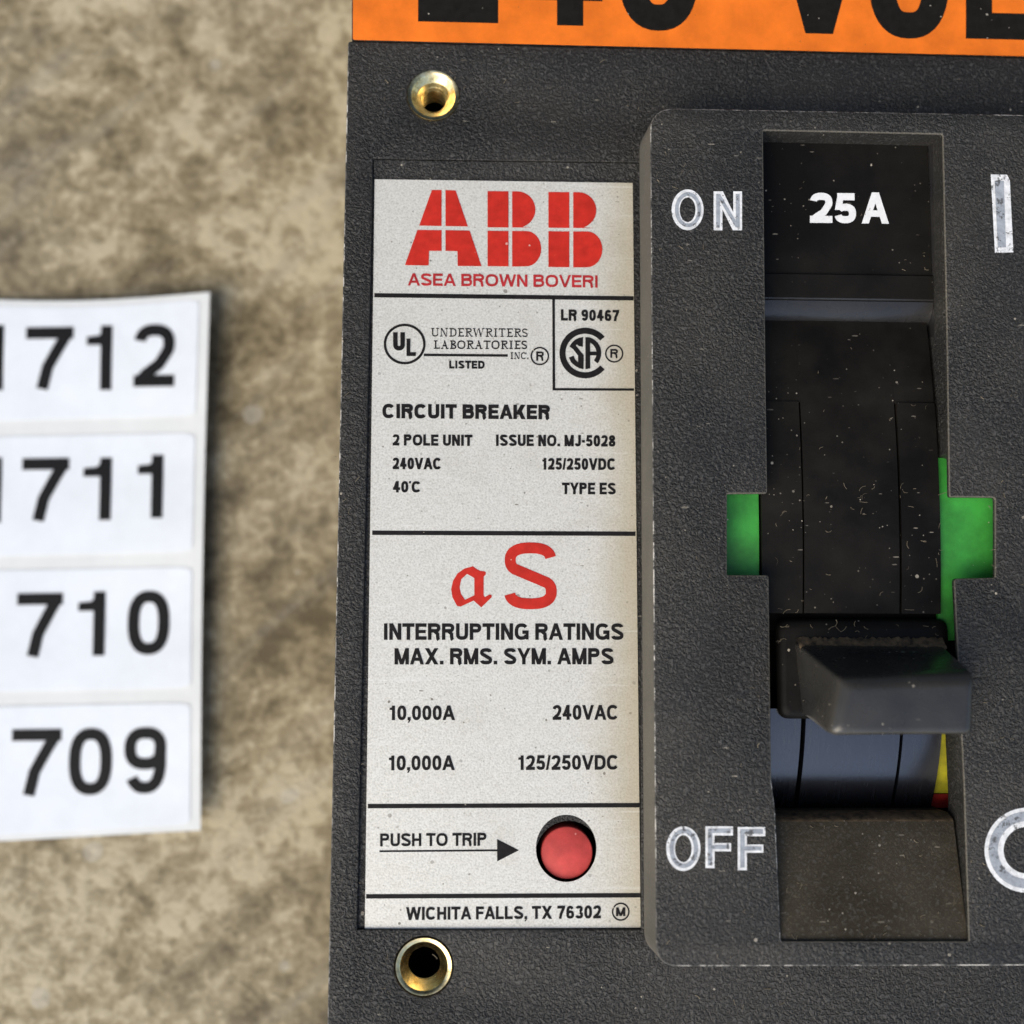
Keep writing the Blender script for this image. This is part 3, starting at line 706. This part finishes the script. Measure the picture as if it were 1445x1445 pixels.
tw.text('2', 1143, 1174.6, 272, 314.5, 10.0, 0.01); tw.text('5', 1177.5, 1208, 272.5, 315, 10.0, 0.01); tw.text('A', 1216, 1254.5, 271.5, 315.5, 10.0, 0.01)
link('printed_rating', tw.mesh(), M_RATING, amp, smooth=None)
lp = [(Yz(1140, -.15), -1.6), (Yz(1143, -.12), -.12), (Yz(1146, .1), .10), (Yz(1155, .27), .27), (Yz(1159, .30), .30), (Yz(1329, .655), .655), (Yz(1332, .655), -1.6)]
lm = extrude_profile(lp, P(1103.5, 1328, .655).x - .11, P(1366.5, 1328, .655).x - .004)
for p in lm.polygons:
    if p.normal.y > 0.3 and p.center.z > -0.05: p.material_index = 1
link('bottom_ledge', lm, [M_LEDGE, M_GRIME], BK)

# ---- switch drum: a cylinder about the x axis under the window
ZT = 0.40; RD = 13.0; YA = Yz(700, ZT); ZA = ZT - RD
def ang(py, r=RD, px=1200):
    """angle on the drum (0 = towards the viewer, + = towards OFF) that measures py on the photograph"""
    lo, hi = -0.9, 0.9
    for _ in range(50):
        mid = (lo + hi) / 2; y, z = YA - r * math.sin(mid), ZA + r * math.cos(mid)
        if Yz(py, z, px) < y: lo = mid
        else: hi = mid
    return (lo + hi) / 2
def shell(x0, x1, a0, a1, r, thick=0.06, n=40, xs=None):
    """piece of tube wall"""
    v, f = [], []
    for k in range(n + 1):
        a = a0 + (a1 - a0) * k / n
        for rr in (r, r - thick):
            for x in (x0, x1): v.append((x, YA - rr * math.sin(a), ZA + rr * math.cos(a)))
    for k in range(n):
        b = 4 * k; c = b + 4
        f += [[b, b + 1, c + 1, c], [b + 2, c + 2, c + 3, b + 3], [b, c, c + 2, b + 2], [b + 1, b + 3, c + 3, c + 1]]
    f += [[0, 2, 3, 1], [4 * n, 4 * n + 1, 4 * n + 3, 4 * n + 2]]
    me = mesh_from(v, f); bm = bmesh.new(); bm.from_mesh(me); bmesh.ops.recalc_face_normals(bm, faces=bm.faces); bm.to_mesh(me); bm.free()
    return me
xs = lambda px, py=800, z=0.4: P(px, py, z).x
X0, X1, X2, X3 = xs(1076), xs(1134), xs(1273), xs(1328.5)
A0, A1, A2, A3 = ang(435), ang(865.5), ang(1000), ang(1185)
GAP = 0.022
up = [shell(X1 + GAP, X2 - GAP, A0, A1, RD), shell(X0, X3, A0, ang(568), RD - .004)]
for x0, x1 in ((X0, X1 - GAP * .3), (X2 + GAP * .3, X3)): up.append(shell(x0, x1, ang(568), A1, RD + .018))
drum = link('switch_drum', join(*up), M_DRUM, BK)
def skirt(x0, x1):
    y0, R = Yz(1000, .22), 3.4; pr = []
    for k in range(15):
        a = math.radians(9 + 33 * k / 14); pr.append((y0 - R * (math.sin(a) - math.sin(math.radians(9))), .26 + R * (math.cos(a) - math.cos(math.radians(9)))))
    pr += [(pr[-1][0], -1.4), (y0, -1.4)]
    return extrude_profile(pr, x0, x1)
dn = [skirt(X0, X1 - GAP * 1.5), skirt(X1 + GAP * 1.5, X2 - GAP), skirt(X2 + GAP, X3 + .01)]
link('drum_skirt', join(*dn), M_DRUM2, drum)
link('drum_core', join(shell(X0 - .02, X3 - .003, A0, A1 + .02, RD - 0.14, 0.3), box(X0 - .02, X3 - .003, Yz(1150, -.3), Yz(860, -.3), -1.5, -.32)), M_DARK, drum)
def indicator(x0, x1, label):
    r = RD - 0.07
    segs = [(ang(645, r), ang(905, r), 0), (ang(905, r), ang(1028, r), 1), (ang(1028, r), ang(1121, r), 2), (ang(1121, r), ang(1142, r), 3)]
    ms = []
    for a0, a1, k in segs:
        s_ = shell(x0, x1, a0, a1 - .0015, r, 0.3, 12)
        for p in s_.polygons: p.material_index = k
        ms.append(s_)
    o = link('position_indicator', join(*ms), [M_GREEN, M_DARK, M_YELLOW, M_RED], drum)
    if label: o['label'] = label
indicator(xs(1000), X0 - .022, None); indicator(X3 + .003, xs(1440), 'flange beside the drum with green, yellow and red bands')

# ---- toggle handle leaning towards OFF
def loft(rings, cap=True):
    n = len(rings[0]); v = [p for r in rings for p in r]; f = []
    for j in range(len(rings) - 1):
        for k in range(n): f.append([j * n + k, j * n + (k + 1) % n, (j + 1) * n + (k + 1) % n, (j + 1) * n + k])
    if cap: f += [list(range(n))[::-1], list(range((len(rings) - 1) * n, len(rings) * n))]
    me = mesh_from(v, f); bm = bmesh.new(); bm.from_mesh(me); bmesh.ops.recalc_face_normals(bm, faces=bm.faces); bm.to_mesh(me); bm.free()
    return me
def rrect(pts, z, r, n=5, shrink=0.0):
    q = pxl(pts, z)
    if shrink:
        cx = sum(p[0] for p in q) / 4; cy = sum(p[1] for p in q) / 4
        q = [(p[0] + (shrink if p[0] < cx else -shrink), p[1] + (shrink if p[1] < cy else -shrink)) for p in q]
    return [(p[0], p[1], z) for p in fillet(q, r, n)]
collar = loft([rrect([(1094, 872), (1337, 872), (1340, 1015), (1097, 1015)], -0.1, .16), rrect([(1094, 874), (1337, 874), (1340, 1014), (1097, 1014)], .30, .16),
               rrect([(1100, 880), (1333, 880), (1336, 1010), (1103, 1010)], .37, .14), rrect([(1110, 888), (1328, 888), (1330, 1004), (1112, 1004)], .385, .12)])
hand = loft([rrect([(1118, 906), (1327, 908), (1336, 1004), (1130, 1006)], .30, .03),
             rrect([(1124, 908), (1329, 910), (1337, 1008), (1135, 1010)], .45, .05),
             rrect([(1178, 952), (1367, 942), (1368, 1032), (1163, 1034)], 1.52, .07),
             rrect([(1186, 957.5), (1373, 950), (1371, 1035.5), (1170, 1037)], 1.66, .08),
             rrect([(1190, 961), (1374, 955), (1371.5, 1036.2), (1175, 1037)], 1.71, .09, shrink=.02),
             rrect([(1194, 963.5), (1374, 959), (1372, 1037), (1179, 1037.5)], 1.735, .09, shrink=.055),
             rrect([(1194, 964), (1374, 959), (1372, 1037), (1179, 1037.5)], 1.74, .08, shrink=.10)])
tg = link('toggle_handle', hand, M_HANDLE, BK, smooth=50)
link('handle_collar', collar, M_SMOOTH, tg, smooth=50)
gv, gf = [], []                                     # caked dust where the handle leaves its collar
for k in range(61):
    x = 1123 + (1330 - 1123) * k / 60
    for q, (yy, zz) in enumerate(((900 + random.uniform(-2, 2), .392), (905, .47), (911 + random.uniform(-1.5, 1.5), .53), (917 + random.uniform(-4, 5), .56))):
        gv.append(P(x + q * 2.2, yy, zz + random.uniform(0, .02)))
for k in range(60):
    for q in range(3): gf.append([4 * k + q, 4 * k + q + 1, 4 * k + q + 5, 4 * k + q + 4])
link('caked_dust', mesh_from(gv, gf), M_GRIME, tg)

# ---- lint and crumbs lying on the breaker
def lint(n, box_px, zf, lmin, lmax, rad):
    v, f = [], []
    for _ in range(n):
        if _ % 3 == 0: cxy = (random.uniform(box_px[0], box_px[2]), random.uniform(box_px[1], box_px[3]))
        x = min(box_px[2], max(box_px[0], random.gauss(cxy[0], 26))); y = min(box_px[3], max(box_px[1], random.gauss(cxy[1], 26)))
        L = random.uniform(lmin, lmax); a = random.uniform(0, 6.28); cv = random.uniform(-2.2, 2.2); m_ = 5
        px_, py_ = x, y; pts = []
        for k in range(m_ + 1):
            z = zf(px_, py_); pts.append(P(px_, py_, z + rad * .01 * 1.1))
            px_ += L / m_ * math.cos(a); py_ += L / m_ * math.sin(a); a += cv / m_
        r = rad * .01 * random.uniform(.3, .9); b = len(v)
        for k, p in enumerate(pts):
            d = (pts[min(k + 1, m_)] - pts[max(k - 1, 0)]); d = d.normalized() if d.length > 0 else Vector((1, 0, 0))
            s_ = d.cross(Vector((0, 0, 1))).normalized()
            u_ = s_.cross(d)
            for q in range(4):
                t = math.pi / 2 * q; v.append(p + s_ * r * math.cos(t) + u_ * r * math.sin(t))
        for k in range(m_):
            for q in range(4): f.append([b + 4 * k + q, b + 4 * k + (q + 1) % 4, b + 4 * k + 4 + (q + 1) % 4, b + 4 * k + 4 + q])
    return mesh_from(v, f)
def drum_z(px, py):
    a = ang(py, RD, px); return ZA + RD * math.cos(a) + .02
L_ = [lint(40, (1095, 690, 1325, 860), drum_z, 3, 14, .45), lint(8, (1090, 480, 1310, 640), drum_z, 3, 8, .4),
      lint(30, (1112, 1165, 1355, 1320), lambda x, y: .303 + (y - 1159) / 170 * .355, 2, 8, .6), lint(12, (1090, 205, 1305, 380), lambda x, y: .303, 2, 6, .45),
      lint(24, (930, 170, 1070, 1350), lambda x, y: HT + .004, 2, 9, .6), lint(22, (1370, 380, 1445, 1340), lambda x, y: HT + .004, 2, 8, .6),
      lint(16, (470, 70, 900, 215), lambda x, y: .004, 2, 10, .6), lint(26, (475, 1320, 1445, 1445), lambda x, y: .004, 3, 10, .6),
      lint(18, (475, 260, 510, 1300), lambda x, y: .004, 2, 9, .6), lint(30, (1100, 884, 1320, 905), lambda x, y: .39, 4, 12, .55)]
ln = link('lint', join(*L_), M_LINT, BK, smooth=60); ln['kind'] = 'stuff'

# ------------------------------------------------------------------ strip of numbered stickers
def zs(px, py):
    """the strip lies on the concrete, its right-hand border and top corner sprung up a little"""
    u = max(0.0, (px + 250) / 540.0); t = (py - 790) / 380.0
    return ZF + 0.06 + 0.36 * u ** 2 + 0.10 * u * max(0, -t) ** 2 + 0.05 * math.sin(py / 37.0) * u * .3
SR = empty('sticker_strip', P(100, 800, ZF), 'strip of white number stickers on backing paper, lying left of the circuit breaker', 'sticker strip')
def edge(py):                                     # right border of the backing
    t = (py - 411) / (1170 - 411); return 296.5 - 13.5 * t - 3.5 * math.sin(math.pi * t)
def sheet(x0, xr, yt, yb, dz, thick, nx=24, ny=24, r=0.0):
    """curved sheet in photograph measure: xr, yt, yb are functions giving its right, top and bottom borders"""
    v, f = [], []
    for s_ in (0, 1):
        for j in range(ny + 1):
            for i in range(nx + 1):
                u = i / nx; w = j / ny
                y = yt(0) + (yb(0) - yt(0)) * w; x = x0 + (xr(y) - x0) * u
                y = yt(x) + (yb(x) - yt(x)) * w
                if r:                                # rounded right-hand corners
                    dx = xr(y) - x; d1 = y - yt(x); d2 = yb(x) - y; d = min(d1, d2)
                    if dx < r and d < r:
                        k = math.hypot(r - dx, r - d)
                        if k > r: x -= (k - r) * (r - dx) / k; y += (k - r) * (r - d) / k * (1 if d1 < d2 else -1)
                v.append(P(x, y, zs(x, y) + dz - s_ * thick))
    N = (nx + 1) * (ny + 1)
    for j in range(ny):
        for i in range(nx):
            a = j * (nx + 1) + i; q = [a, a + nx + 1, a + nx + 2, a + 1]; f.append(q); f.append([N + k for k in q[::-1]])
    per = [i for i in range(nx)] + [nx + j * (nx + 1) for j in range(ny)] + [N - 1 - i for i in range(nx)] + [(ny - j) * (nx + 1) for j in range(ny)]
    for k in range(len(per)):
        a, b = per[k], per[(k + 1) % len(per)]; f.append([a, b, N + b, N + a])
    return mesh_from(v, f)
topy = lambda x: 412 + 11 * math.sin(math.pi * min(1, max(0, (297 - x) / 420.0))) + (297 - x) * 0.008
boty = lambda x: 1171.5 + (283 - x) * 0.055
back = link('backing_paper', sheet(-260, edge, topy, boty, 0.0, 0.02, 26, 60), M_BACK, SR, smooth=40)
rows = [('1712', lambda x: topy(x) + 9, lambda x: 589 + (276 - x) * 0.026 - 3, [(-36, 5, 459, 551), (36, 103, 461.5, 549), (122, 158, 459.5, 550.5), (189, 246.5, 457.5, 545.5)]),
        ('1711', lambda x: 611 + (276 - x) * 0.02, lambda x: 778 + (272 - x) * 0.022, [(-42, 2, 646, 738), (30.5, 97, 646.5, 735), (117, 157, 646, 734), (194, 230, 642, 731)]),
        ('1710', lambda x: 800 + (272 - x) * 0.02, lambda x: 970 + (268 - x) * 0.02, [(-52, -8, 838, 929), (23.5, 88, 837, 926.5), (110, 148, 835, 925.5), (180, 239.5, 833.5, 924)]),
        ('1709', lambda x: 992 + (268 - x) * 0.02, lambda x: boty(x) - 9, [(-56, -14, 1030, 1124), (16, 86, 1029, 1122.5), (97, 158, 1027.5, 1122), (175, 234.5, 1026, 1120)])]
for body, yt, yb, boxes in rows:
    s_ = link('sticker', sheet(-236, lambda y: edge(y) - 15, yt, yb, 0.014, 0.013, 34, 26, 9), M_PAPER, SR, smooth=40, label='sticker printed %s' % body)
    di = Ink(lambda x, y: zs(x, y) + 0.020)
    for ch, (x0, x1, y0, y1) in zip(body, boxes):
        di.text(ch, x0, x1, y0, y1, 16.5, -0.012, skew=0.02)
    link('printed_number', di.mesh(), M_DIGIT, s_, smooth=None)
